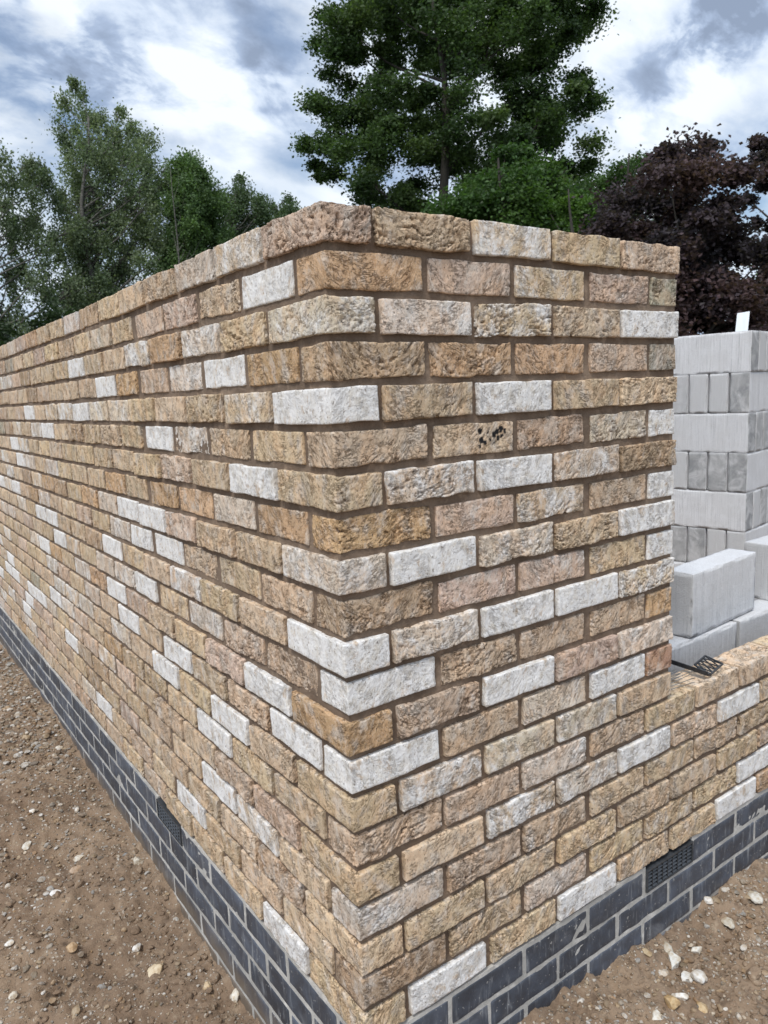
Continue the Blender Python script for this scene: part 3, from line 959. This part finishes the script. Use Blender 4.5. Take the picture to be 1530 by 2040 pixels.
def plinth():
    B = Bricks()
    zt0 = -21 * PZ - .004
    END = 2.7
    for c in range(6):
        zt = zt0 - c * .075 - .002; zb = zt - .0655
        even = c % 2 == 0
        def tn():
            v = random.uniform(.75, 1.3)
            return (.050 * v, .056 * v, .070 * v)
        hx, hy = (.215, .1025) if even else (.1025, .215)
        R = .012
        B.add((.003, .003, zb), (hx, hy, zt), R, (0, 1, 2), tn(), 0, .12, trim=(0, 0, .0010))
        x = hx + .010
        while x < END:
            if not (c == 0 and VENT_R[0] - .02 < x < VENT_R[1] - .05):
                dz_ = float(dzr(x + .1, 9)) * .7
                B.add((x + jl(), .003, zb + dz_), (x + .215 + jl(), .1, zt + dz_), R, (0, 2), tn(), 0, .12, faces=('-x', '+x', '-y', '-z', '+z'), trim=(.001, 0, .0010))
            x += .225
        y = hy + .010
        while y < 6.6:
            if not (c == 0 and VENT_L[0] - .02 < y < VENT_L[1] - .05):
                B.add((.003, y + jl(), zb), (.1, y + .215 + jl(), zt), R, (1, 2), tn(), 0, .12, faces=('-x', '-y', '+y', '-z', '+z'), trim=(0, .0018, .0014))
            y += .225
    par(B.build('plinth', M_BLUE, wall))
    # flush grey joints, a thin sheet under the yellow courses, cut round the air bricks
    z1 = TOP - 21 * PZ + .0003; z0 = TOP - 2.12
    vt, vb = TOP + zt0 - .002, TOP + zt0 - .0685
    f = .0046
    Vr0, Vr1 = VENT_R; Vl0, Vl1 = VENT_L
    bx = [((f, f, z0), (Vr0, .1, z1)), ((Vr1, f, z0), (END, .1, z1)), ((Vr0, f, z0), (Vr1, .1, vb - .004)), ((Vr0, .06, vb - .004), (Vr1, .1, z1)),
          ((f, .1, z0), (.1, Vl0, z1)), ((f, Vl1, z0), (.1, 6.6, z1)), ((f, Vl0, z0), (.1, Vl1, vb)), ((.06, Vl0, vb), (.1, Vl1, z1))]
    V, F = boxes_mesh(bx)
    par(link_mesh('plinth_mortar', V, F, M_GREYM, wall, smooth=False))
    # the corner piece left open by the boxes above is the back of the quoin
    # air bricks
    def vent(origin, axis, length, zt, h=.063):
        """plastic louvred grille; axis 0 runs along x facing -y, axis 1 runs along y facing -x"""
        bx = []
        def add(u0, u1, d0, d1, a0, a1):
            if axis == 0: bx.append(((origin + u0, d0, zt - a1), (origin + u1, d1, zt - a0)))
            else: bx.append(((d0, origin + u0, zt - a1), (d1, origin + u1, zt - a0)))
        w = .004
        add(0, length, -.001, .05, 0, w); add(0, length, -.001, .05, h - w, h)
        add(0, w, -.001, .05, w, h - w); add(length - w, length, -.001, .05, w, h - w)
        V, F = boxes_mesh(bx)
        fr = par(link_mesh('air_brick', V, F, M_VENT, wall, smooth=False))
        fr['label'] = 'black louvred plastic air brick in the top plinth course'
        # louvres: tilted blades, five across, four down, with upright bars between
        V, F = [], []
        nb = 9; rows = 5
        cw = (length - 2 * w) / nb; rh = (h - 2 * w) / rows
        for r_ in range(rows):
            for k in range(nb):
                u0 = w + k * cw + .0016; u1 = w + (k + 1) * cw - .0016
                a0 = w + r_ * rh + .001; a1 = a0 + rh * .75
                prof = [(.012, a0), (.0095, a0 + .0012), (.0005, a1), (.003, a1 + .0012)]
                kk = len(V)
                for uu in (u0, u1):
                    for (dd, aa) in prof:
                        V.append((origin + uu, dd, zt - aa) if axis == 0 else (dd, origin + uu, zt - aa))
                F += [(kk, kk + 1, kk + 5, kk + 4), (kk + 1, kk + 2, kk + 6, kk + 5), (kk + 2, kk + 3, kk + 7, kk + 6), (kk + 3, kk, kk + 4, kk + 7),
                      (kk, kk + 3, kk + 2, kk + 1), (kk + 4, kk + 5, kk + 6, kk + 7)]
        bl = link_mesh('louvre', V, F, M_VENT, fr, smooth=False)
        bx.clear()
        for k in range(1, nb): add(w + k * cw - .0012, w + k * cw + .0012, .0015, .02, w, h - w)
        add(w, length - w, .03, .034, w, h - w)
        V, F = boxes_mesh(bx)
        link_mesh('grille_bar', V, F, M_PLASTIC, fr, smooth=False)
    vent(VENT_R[0], 0, VENT_R[1] - VENT_R[0], vt - .0058)
    vent(VENT_L[0], 1, VENT_L[1] - VENT_L[0], vt + .0005)


plinth()

# ------------------------------------------------------------------ concrete blocks


def block_mesh(L=.44, T=.1, H=.215, seed=0, rough=1.0):
    """aerated block, length along x, thickness along y, origin at the centre of its base"""
    rs = np.random.default_rng(seed)
    lo = np.array([-L / 2, -T / 2, 0]); hi = np.array([L / 2, T / 2, H])
    A = [axis_pts(lo[i], hi[i], .011, .003) for i in range(3)]
    nx, ny, nz = map(len, A)
    idx = np.arange(nx * ny * nz).reshape(nx, ny, nz)
    Q, E = [], []
    def q(g, flip):
        f = np.stack([g[:-1, :-1], g[1:, :-1], g[1:, 1:], g[:-1, 1:]], -1).reshape(-1, 4)
        Q.append(f[:, ::-1] if flip else f)
    q(idx[0], True); q(idx[-1], False); q(idx[:, 0], False); q(idx[:, -1], True); q(idx[:, :, 0], True); q(idx[:, :, -1], False)
    Q = np.concatenate(Q)
    u, iv = np.unique(Q.ravel(), return_inverse=True); Q = iv.reshape(-1, 4)
    ix, r_ = np.divmod(u, ny * nz); iy, iz = np.divmod(r_, nz)
    P = np.stack([A[0][ix], A[1][iy], A[2][iz]], 1)
    c = np.clip(P, lo + .003, hi - .003); d = P - c
    n = d / np.maximum(np.linalg.norm(d, axis=1, keepdims=True), 1e-9)
    P2 = c + n * .003
    edge = (np.abs(n) > .3).sum(1) > 1
    nz_ = vn(P * 35 + seed * 11)
    P2 = P2 - n * (edge * np.clip(nz_ + .15, 0, 1) * .011 * rough)[:, None] + n * (vn(P * 120 + seed) * .0005 * rough)[:, None]
    endm = (np.abs(n[:, 0]) > .6).astype(float)
    me_o = link_mesh('concrete_block', P2, Q, M_BLOCK, None, {'end': ('FLOAT', endm)})
    return me_o


BLK = [block_mesh(seed=k) for k in range(3)]
used_block = [False, False, False]


def place_block(kind, loc, rz, label, group):
    o = BLK[kind]
    if used_block[kind]:
        o = BLK[kind].copy()
        COL.objects.link(o)
    used_block[kind] = True
    o.location = loc
    o.rotation_euler = (0, 0, rz)
    tag(o, label, 'concrete block', group)
    return o


# the stack behind the low wall, its near corner and side measured on site
NEAR = at(1490, 905, 4.02)
LEFTP = at(1348, 901, 4.30)
ang = math.atan2(LEFTP[1] - NEAR[1], LEFTP[0] - NEAR[0])             # along the side that faces the camera
ux = np.array([math.cos(ang), math.sin(ang)]); uy = np.array([math.sin(ang), -math.cos(ang)])
if uy @ (NEAR[:2] - CAM[:2]) < 0: uy = -uy
STOP = at(1490, 660, 4.02)[2]
ROWH = .2165
ORD = ['nearest', 'second', 'third', 'fourth', 'fifth', 'sixth', 'seventh', 'farthest']
ROWN = ['top', 'second', 'third', 'fourth', 'fifth', 'sixth', 'seventh', 'bottom']


def stack():
    for r_ in range(8):
        z = STOP - (r_ + 1) * ROWH
        jx = random.uniform(-.006, .006); jy = random.uniform(-.006, .006)
        for k in range(8):
            if r_ % 2 == 0:            # long sides towards the camera: two along, four deep
                a, b_ = k % 2, k // 2
                cx = .22 + .445 * a + jx; cy = .05 + .1085 * b_ + jy
                rz = ang
                lab = 'grey block laid lengthwise in the %s row of the tall stack%s' % (ROWN[r_], '' if a == 0 else ', behind the pier')
                if b_: lab = 'grey block end in the %s row of the tall stack, %s' % (ROWN[r_], ORD[b_])
                if b_ and a: lab += ' and farther along'
                rz = ang
            else:
                cx = .0525 + .1105 * k + jx; cy = .22 + jy
                rz = ang + math.pi / 2
                lab = 'grey block end-on in the %s row of the tall stack, %s' % (ROWN[r_], 'at the near corner' if k == 0 else '%s from corner' % ORD[k])
            p = NEAR[:2] + ux * cx + uy * cy
            place_block((k + r_) % 3, (p[0], p[1], z), rz + random.uniform(-.012, .012), lab, 'blocks in the tall stack behind the low wall')
    # timber pallet under the stack
    c = NEAR[:2] + ux * .445 + uy * .22
    zb = STOP - 8 * ROWH
    pal = empty('timber_pallet', (c[0], c[1], 0), ang)
    tag(pal, 'timber pallet carrying the tall stack of grey blocks', 'pallet')
    for k in range(6):
        V, F = boxes_mesh([((-.47 + k * .166, -.26, zb - .022), (-.47 + k * .166 + .11, .26, zb - .001))])
        link_mesh('deck_board', V, F, M_WOOD, pal, smooth=False)
    for k in range(3):
        V, F = boxes_mesh([((-.47, -.26 + k * .21, -.03), (.47, -.26 + k * .21 + .1, zb - .0225))])
        link_mesh('bearer', V, F, M_WOOD, pal, smooth=False)


stack()


def inner_leaf():
    g = 'blocks standing behind the low brick wall'
    z3 = TOP - 1.156
    xs = [1.54, 1.995, 2.45]
    for k in range(4):
        z = z3 - .215 - .216 * k
        for i, x in enumerate(xs):
            if k == 0:
                lab = ['grey comb-marked block under the upright pale block, nearest the brick pier', 'grey block behind the low wall, right of the narrow dark gap',
                       'grey block of the low inner course, beyond the right edge'][i]
            else: lab = 'grey block in the hidden lower courses behind the low wall'
            place_block((i + k) % 3, (x + (.1 if k % 2 else 0), .296, z), random.uniform(-.006, .006), lab, g)
    o = block_mesh(L=.448, seed=9, rough=1.6)
    o.location = (1.704, .312, z3 + .004)
    o.rotation_euler = (0, 0, math.radians(3.9))
    tag(o, 'upright pale block with chipped top edge standing alone on the inner course', 'concrete block', g)
    place_block(1, (2.30, .354, z3 + .001), .0, 'pale block at the right edge, behind and right of the upright chipped block', g)


inner_leaf()

# white post end rising behind the top of the stack


def post():
    a = at(1474, 690, 4.55); b = at(1481, 622, 4.55)
    h = 1.2
    d = (b - a) / np.linalg.norm(b - a)
    root = empty('white_post', tuple(b - d * (b[2] + .02) / d[2]))
    tag(root, 'narrow white post standing behind the top of the tall block stack', 'post')
    L = (b[2] + .02) / d[2]
    rot = Vector(tuple(d)).to_track_quat('Z', 'Y').to_matrix().to_4x4() @ Matrix.Rotation(.35, 4, 'Z')
    w, t = .034, .020
    pr = [(-w, -t), (-w * .35, -t), (-w * .3, -t - .006), (w * .3, -t - .006), (w * .35, -t), (w, -t), (w, t), (-w, t)]
    V = [rot @ Vector((x, y, 0)) for x, y in pr] + [rot @ Vector((x, y, L - (.012 if x > 0 else 0))) for x, y in pr]
    n = len(pr)
    F = [(i, (i + 1) % n, n + (i + 1) % n, n + i) for i in range(n)] + [tuple(range(n))[::-1], tuple(range(n, 2 * n))]
    link_mesh('shaft', [tuple(v) for v in V], F, M_WHITEPVC, root, smooth=False)


post()


def tube(pts, rad, sides=8, cap=True):
    pts = [Vector(p) for p in pts]
    rad = rad if isinstance(rad, (list, np.ndarray)) else [rad] * len(pts)
    V, F = [], []
    up = Vector((0, 0, 1))
    prev = None
    for i, p in enumerate(pts):
        t = (pts[min(i + 1, len(pts) - 1)] - pts[max(i - 1, 0)]).normalized()
        if prev is None:
            a = t.cross(up if abs(t.z) < .9 else Vector((1, 0, 0))).normalized()
        else:
            a = (prev - t * prev.dot(t)).normalized()
        prev = a
        b = t.cross(a)
        for k in range(sides):
            an = 2 * math.pi * k / sides
            V.append(tuple(p + (a * math.cos(an) + b * math.sin(an)) * rad[i]))
    for i in range(len(pts) - 1):
        for k in range(sides):
            k2 = (k + 1) % sides
            F.append((i * sides + k, i * sides + k2, (i + 1) * sides + k2, (i + 1) * sides + k))
    if cap:
        F.append(tuple(range(sides))[::-1]); F.append(tuple(range((len(pts) - 1) * sides, len(pts) * sides)))
    return V, F


def join(parts):
    V, F = [], []
    for v, f in parts:
        k = len(V)
        V += list(v); F += [tuple(i + k for i in g) for g in f]
    return V, F


def ties():
    zt = TOP - 15 * PZ - .0095
    # black plastic clip: a flat bar and a lattice flag lying on the bed of the low wall
    root = empty('cavity_tie', (1.215, .055, zt + .001), .0)
    tag(root, 'black plastic lattice clip lying on top of the low brick wall', 'wall tie')
    def bar(p, q, w, h):
        p = Vector(p); q = Vector(q); d = (q - p).normalized(); s = d.cross(Vector((0, 0, 1))).normalized() * w / 2; u = Vector((0, 0, h))
        V = [p - s, p + s, q + s, q - s]; V = V + [v + u for v in V]
        return [tuple(v) for v in V], [(0, 1, 2, 3)[::-1], (4, 5, 6, 7), (0, 1, 5, 4), (1, 2, 6, 5), (2, 3, 7, 6), (3, 0, 4, 7)]
    # the bar runs back into the cavity, the lattice lies along the wall
    b0 = (-.02, .075, .012); b1 = (-.015, -.042, .006)
    V, F = join([bar(b0, b1, .013, .007), bar((-.024, .072, .019), (-.019, -.038, .013), .004, .005)])
    link_mesh('bar', V, F, M_PLASTIC, root, smooth=False)
    P = [(-.012, -.040, .004), (.085, -.022, .008), (.065, .020, .026), (-.012, .006, .022)]
    bs = [bar(P[i], P[(i + 1) % 4], .005, .004) for i in range(4)]
    A = np.array(P)
    for t in (0, .25, .5, .75):
        p = A[0] * (1 - t) + A[1] * t; q = A[3] * (1 - t - .25) + A[2] * (t + .25); r_ = A[0] * (1 - t - .25) + A[1] * (t + .25)
        q0 = A[3] * (1 - t) + A[2] * t
        bs.append(bar(p, q, .0032, .003)); bs.append(bar(q0, r_, .0028, .003))
    V, F = join(bs)
    link_mesh('lattice', V, F, M_PLASTIC, root, smooth=False)
    # bundle of thin wires sticking out of the joint beside the pier
    rs = random.Random(4)
    parts = []
    for k in range(13):
        y = .022 + k * .0060
        x0 = -.008; x1 = rs.uniform(.10, .165)
        z = .004 + rs.uniform(0, .014)
        parts.append(tube([(x0, y, z), (x0 + .03, y + rs.uniform(-.004, .004), z + .004), (x1, y + rs.uniform(-.01, .012), z + rs.uniform(-.001, .010))], .0009, 6))
    V, F = join(parts)
    o = link_mesh('wire_bundle', V, F, M_STEEL)
    o.location = (1.012, 0, zt + .002)
    tag(o, 'thin grey wires fanned out on the low wall beside the brick pier', 'wire')
    V, F = tube([(.0, .0, .0), (.03, .03, .012), (.06, .02, .016), (.10, .03, .010), (.14, -.005, .006), (.16, -.012, .002)], .0009, 6)
    o = link_mesh('loose_wire', V, F, M_STEEL)
    o.location = (1.04, .07, zt + .003)
    tag(o, 'single looped wire running towards the black plastic clip', 'wire')


ties()

# ------------------------------------------------------------------ trees


def leaves_mesh(pos, size, tone, droop=0.0, up=.5):
    """one bent diamond per leaf"""
    n = len(pos)
    r = RNG
    a = r.normal(size=(n, 3)); a[:, 2] = a[:, 2] * (1 - up) - droop
    a /= np.linalg.norm(a, axis=1, keepdims=True)
    b = r.normal(size=(n, 3)); b -= (b * a).sum(1, keepdims=True) * a
    b /= np.linalg.norm(b, axis=1, keepdims=True)
    c = np.cross(a, b)
    L = size[:, None]
    V = np.stack([pos - a * L * .5, pos + b * L * .36 + c * L * .08, pos + a * L * .55 - c * L * .06, pos - b * L * .36 + c * L * .08], 1).reshape(-1, 3)
    F = np.arange(n * 4).reshape(n, 4)
    T = np.repeat(np.concatenate([tone, np.ones((n, 1))], 1), 4, axis=0)
    return V, F, T


def in_poly(x, y, poly):
    inside = False
    j = len(poly) - 1
    for i in range(len(poly)):
        xi, yi = poly[i]; xj, yj = poly[j]
        if (yi > y) != (yj > y) and x < (xj - xi) * (y - yi) / (yj - yi) + xi: inside = not inside
        j = i
    return inside


def tree(name, label, cat, dist, trunk_px, poly, n_clump, r_px, leaf, tones, tufts=10, per=30, extra=(), holes=(), depth=.45, droop=0.0, elong=1.0, bark=M_BARK,
         trunk_r=.35, spread=.85, seed=1, group=None, flat=.75, tuft_r=.32, start=.25, branches=True, gnarl=.12, limb_every=2):
    rs = np.random.default_rng(seed)
    mr = (r_px[0] + r_px[1]) / 2 * .8
    poly = [(x, y + mr * .75) for x, y in poly]
    sc = dist / FPX
    base = at(trunk_px, 1100, dist)
    base = np.array([base[0], base[1], 0.0])
    xs = [p[0] for p in poly]; ys = [p[1] for p in poly]
    top = at(trunk_px, min(ys), dist)[2]
    bot = at(trunk_px, max(ys), dist)[2]
    cx = (min(xs) + max(xs)) / 2; half = (max(xs) - min(xs)) / 2
    cl = []
    tries = 0
    while len(cl) < n_clump and tries < 40000:
        tries += 1
        x = rs.uniform(min(xs), max(xs)); y = rs.uniform(min(ys), max(ys))
        if not in_poly(x, y, poly): continue
        if any((x - h[0]) ** 2 + (y - h[1]) ** 2 < h[2] ** 2 for h in holes) and rs.random() < .92: continue
        r_ = rs.uniform(*r_px)
        ok = all((x - c[0]) ** 2 + (y - c[1]) ** 2 > (.45 * min(r_, c[2])) ** 2 or abs(c[3]) > 1e9 for c in cl) or rs.random() < .2
        if not ok: continue
        rel = min(1, abs(x - cx) / half)
        dd = rs.uniform(-1, 1) * depth * half * sc * math.sqrt(max(.08, 1 - rel ** 2)) * 2
        cl.append((x, y, r_, dd))
    for ex in extra: cl.append((ex[0], ex[1], ex[2], ex[3] if len(ex) > 3 else rs.uniform(-1, 1)))
    root = empty(name, tuple(base))
    tag(root, label, cat, group)
    # trunk
    tp = []
    nseg = 12
    ztop = bot + (top - bot) * spread
    for i in range(nseg + 1):
        f = i / nseg
        w = vn(np.array([[f * 3 + seed * 7, 0, 0]]))[0] * gnarl * 4; w2 = vn(np.array([[f * 3 + seed * 7, 9, 0]]))[0] * gnarl * 4
        tp.append(np.array([w * f, w2 * f, ztop * f]))
    tr = [trunk_r * (1 - .88 * (i / nseg)) * (1.35 if i == 0 else 1) for i in range(nseg + 1)]
    V, F = tube(tp, tr, 12)
    link_mesh('trunk', V, F, bark, root)
    Cc = []
    bp = []
    for (x, y, r_, dd) in cl:
        c = at(x, y, dist) + _F * np.array([1, 1, 0]) * dd - base
        R = r_ * sc
        Cc.append((c, R))
        if branches and len(Cc) % limb_every == 0:
            hz = c[2]
            out = math.hypot(c[0], c[1])
            z0 = min(max(hz - out * rs.uniform(.45, 1.0) - R * .5, bot * .55 + (top - bot) * start * .3), ztop * .97)
            f = z0 / ztop
            k = min(int(f * nseg), nseg - 1); g = f * nseg - k
            s = tp[k] * (1 - g) + tp[k + 1] * g
            mid = s * .5 + c * .5 + np.array([0, 0, -.05 * out]) + rs.normal(size=3) * .05 * max(out, 1)
            r0 = min(tr[k] * .55, .03 + .02 * out + .02)
            bp.append(tube([s, s * .7 + mid * .3, mid, mid * .4 + c * .6, c], [r0, r0 * .8, r0 * .55, r0 * .38, r0 * .2], 6, cap=False))
            for q in range(4):
                e_ = c + rs.normal(size=3) * R * .6
                bp.append(tube([mid * .35 + c * .65, (mid * .3 + c * .7 + e_) / 2 + rs.normal(size=3) * R * .08, e_], [r0 * .3, r0 * .2, r0 * .08], 4, cap=False))
    if bp:
        V, F = join(bp)
        link_mesh('limb', V, F, bark, root)
    P, S, T = [], [], []
    for (c, R) in Cc:
        base_t = np.array(tones[rs.integers(len(tones))])
        for q in range(tufts):
            d = rs.normal(size=3); d /= np.linalg.norm(d)
            tc_ = c + d * R * rs.uniform(.25, 1.0) * np.array([1, 1, flat])
            tr_ = R * tuft_r * rs.uniform(.7, 1.4)
            n = int(per * rs.uniform(.6, 1.4))
            l = rs.normal(size=(n, 3)) * tr_ * np.array([1, 1, .55 * elong])
            if droop: l[:, 2] -= np.abs(rs.normal(size=n)) * tr_ * droop * 2
            P.append(tc_ + l)
            S.append(leaf * rs.uniform(.7, 1.25, n))
            tone = base_t * rs.uniform(.8, 1.2)
            T.append(tone[None] * rs.uniform(.72, 1.3, (n, 1)) * np.array([1, 1, 1]))
    P = np.concatenate(P); S = np.concatenate(S); T = np.concatenate(T)
    V, F, TT = leaves_mesh(P, S, T, droop=droop)
    link_mesh('crown', V, F, M_LEAF, root, {'tone': ('FLOAT_COLOR', TT)}, smooth=False)
    return root


GREEN = [(.050, .088, .032), (.066, .112, .039), (.039, .070, .027), (.080, .124, .044)]
BIRCH = [(.15, .195, .115), (.18, .225, .135), (.125, .17, .10)]
LIME = [(.085, .165, .035), (.065, .13, .032), (.11, .20, .04)]
PURP = [(.056, .041, .050), (.070, .047, .055), (.046, .038, .047), (.088, .055, .058)]

# big sycamore
tree('sycamore_tree', 'tall dark green broadleaf tree rising highest of all behind the brick corner', 'tree', 34, 905,
     [(730, -120), (1150, -120), (1185, 10), (1165, 80), (1120, 120), (1150, 200), (1120, 250), (1150, 330), (1140, 420), (1120, 520), (700, 520), (690, 390), (690, 330), (665, 250),
      (640, 190), (655, 110), (690, 60)],
     340, (15, 36), .15, GREEN, tufts=17, per=42, tuft_r=.42, limb_every=12,
     extra=[(905, 60, 30, -3), (915, 110, 30, -3.5), (895, 160, 32, -4), (915, 210, 30, -4), (900, 255, 32, -4), (915, 300, 30, -4), (890, 330, 26, -4), (655, 30, 24), (680, 45, 26), (640, 95, 24), (625, 205, 22), (640, 215, 22), (612, 290, 22), (640, 300, 22), (680, 300, 24), (630, 320, 16), (668, 350, 20), (640, 345, 14),
            (660, 210, 24), (1150, 40, 32), (1165, 25, 26), (1130, 80, 30), (1160, 215, 30), (1175, 210, 22), (1150, 160, 22), (1130, 225, 32), (1165, 300, 28), (1145, 330, 30), (1170, 330, 20), (1090, 130, 30),
            (740, 5, 40), (770, 40, 30), (700, 100, 26), (1060, 330, 34), (700, 240, 26), (690, 160, 28)],
     holes=[(700, 250, 16), (735, 120, 14), (830, 40, 12), (1040, 100, 14), (850, 300, 12), (1020, 260, 12), (800, 190, 12), (760, 150, 16), (860, 190, 14), (980, 120, 18), (940, 200, 13), (1010, 190, 14), (780, 260, 16), (980, 255, 22), (790, 340, 22), (1070, 60, 34), (900, 60, 18), (820, 110, 16), (720, 200, 22), (1060, 160, 22), (1100, 190, 18), (945, 330, 16), (840, 230, 14), (1095, 300, 18), (720, 290, 18)],
     trunk_r=.36, seed=3, depth=.4)
tree('maple_tree', 'mid green rounded tree in front of the tall dark tree, right of its trunk', 'tree', 27, 1010,
     [(1010, 300), (1070, 310), (1110, 350), (1150, 400), (1160, 520), (860, 520), (860, 420), (905, 380), (960, 370), (980, 320)],
     80, (20, 42), .14, [(.055, .11, .03), (.045, .09, .028), (.07, .13, .035)], tufts=16, per=46, tuft_r=.4, seed=5, trunk_r=.25)
tree('lime_tree', 'bright yellow green bushy tree just above the right part of the brick top', 'tree', 25, 1150,
     [(1110, 360), (1150, 370), (1190, 385), (1205, 420), (1195, 520), (1080, 520), (1085, 400)],
     26, (16, 32), .11, LIME, tufts=14, per=34, seed=6, trunk_r=.18)
tree('broadleaf_tree', 'distant mid green tree showing between the tall tree and the purple tree', 'tree', 44, 1235,
     [(1150, 345), (1200, 345), (1235, 315), (1290, 305), (1310, 340), (1310, 480), (1170, 480)],
     42, (16, 34), .17, [(.05, .095, .03), (.065, .12, .035)], tufts=13, per=30, seed=8, trunk_r=.3)
tree('purple_tree', 'dense dark purple leaved tree behind the block stack, left of the sparser purple one', 'tree', 19, 1345,
     [(1300, 325), (1345, 300), (1360, 290), (1400, 318), (1415, 365), (1450, 455), (1540, 500), (1640, 620), (1640, 1000), (1150, 1000), (1190, 520), (1190, 440), (1230, 400), (1270, 350)],
     230, (22, 46), .125, PURP, tufts=16, per=60, tuft_r=.42, seed=10, trunk_r=.22, depth=.33, spread=.7,
     extra=[(1365, 285, 16), (1402, 298, 14), (1385, 320, 20), (1340, 300, 18), (1425, 335, 12), (1310, 320, 16)])
tree('purple_tree', 'sparser purple leaved tree cut by the right edge of the picture', 'tree', 21, 1580,
     [(1530, 268), (1600, 220), (1700, 300), (1700, 560), (1530, 560), (1500, 440), (1500, 340), (1520, 320), (1520, 270)],
     90, (9, 22), .10, PURP, tufts=14, per=40, tuft_r=.4, seed=12, trunk_r=.22,
     extra=[(1495, 300, 11), (1478, 335, 12), (1465, 330, 9), (1510, 295, 13), (1525, 268, 12), (1485, 400, 14)], holes=[(1500, 370, 22), (1530, 330, 14), (1520, 440, 16)])
tree('hedge_tree', 'green bush beyond the purple trees at the right edge', 'tree', 40, 1530,
     [(1490, 455), (1560, 440), (1640, 470), (1640, 760), (1490, 760)], 26, (22, 40), .16, LIME, tufts=13, per=30, seed=13, trunk_r=.2)
# birches on the left
tree('birch_tree', 'tallest of the grey green birches, with a ragged pointed top left of the brick corner', 'tree', 31, 240,
     [(165, 195), (190, 198), (212, 230), (245, 218), (262, 246), (300, 255), (320, 310), (350, 360), (390, 440), (410, 560), (120, 660), (115, 500), (130, 400), (150, 330), (140, 260), (160, 230)],
     215, (9, 25), .10, BIRCH, tufts=12, per=30, tuft_r=.42, seed=20, droop=.8, elong=2.2, flat=1.1, bark=M_BIRCHB, trunk_r=.2, group='birches behind the long wall',
     extra=[(175, 200, 11), (190, 214, 11), (165, 222, 12), (155, 270, 12), (240, 222, 12), (290, 262, 18), (150, 330, 14)], holes=[(200, 290, 14), (150, 550, 22), (260, 520, 16), (180, 480, 16), (320, 470, 14), (215, 570, 18), (300, 540, 14), (140, 440, 14), (340, 520, 16)])
tree('birch_tree', 'leftmost birch, cut by the left edge of the picture', 'tree', 28, 40,
     [(-120, 360), (0, 335), (40, 312), (90, 325), (125, 380), (170, 460), (170, 680), (-120, 700)],
     135, (9, 23), .10, [(.125, .165, .10), (.105, .145, .085), (.145, .185, .11)], tufts=13, per=30, tuft_r=.45, seed=21, droop=.9, elong=2.4, flat=1.1, bark=M_BIRCHB, trunk_r=.17,
     group='birches behind the long wall', extra=[(45, 325, 13), (85, 340, 12), (110, 365, 10)], holes=[(15, 430, 22), (60, 560, 26), (90, 500, 20), (20, 520, 22), (10, 600, 20), (80, 420, 14), (100, 590, 18)])
tree('birch_tree', 'smaller birch with a brighter green rounded top, right of the tallest birch', 'tree', 30, 400,
     [(350, 330), (375, 318), (405, 330), (430, 370), (450, 430), (455, 560), (330, 560), (345, 420)],
     120, (10, 23), .10, [(.12, .195, .072), (.10, .165, .068)], tufts=15, per=42, tuft_r=.36, seed=22, droop=.7, elong=2.0, flat=1.1, bark=M_BIRCHB, trunk_r=.08, limb_every=6,
     group='birches behind the long wall', extra=[(372, 325, 14), (395, 380, 16, -1.5), (400, 420, 18, -1.5), (395, 460, 18, -1.5)], holes=[(420, 440, 16), (370, 450, 16), (400, 400, 10), (430, 490, 14)])
tree('birch_tree', 'thin wispy birch just left of the brick corner', 'tree', 33, 480,
     [(440, 390), (480, 350), (500, 380), (540, 400), (590, 385), (590, 440), (540, 480), (450, 560)],
     90, (9, 20), .10, [(.105, .155, .088), (.125, .175, .098)], tufts=12, per=30, tuft_r=.36, seed=23, droop=.7, elong=1.8, flat=1.1, bark=M_BIRCHB, trunk_r=.13,
     group='birches behind the long wall', extra=[(480, 358, 10), (575, 390, 10), (455, 395, 12)])
tree('dark_shrub', 'dark green bush low behind the far end of the long wall', 'shrub', 24, 20,
     [(-160, 640), (20, 625), (90, 610), (150, 590), (300, 560), (330, 800), (-160, 800)], 60, (20, 36), .11, [(.025, .045, .018), (.035, .06, .022)], tufts=12, per=34, seed=24, trunk_r=.12,
     branches=False)
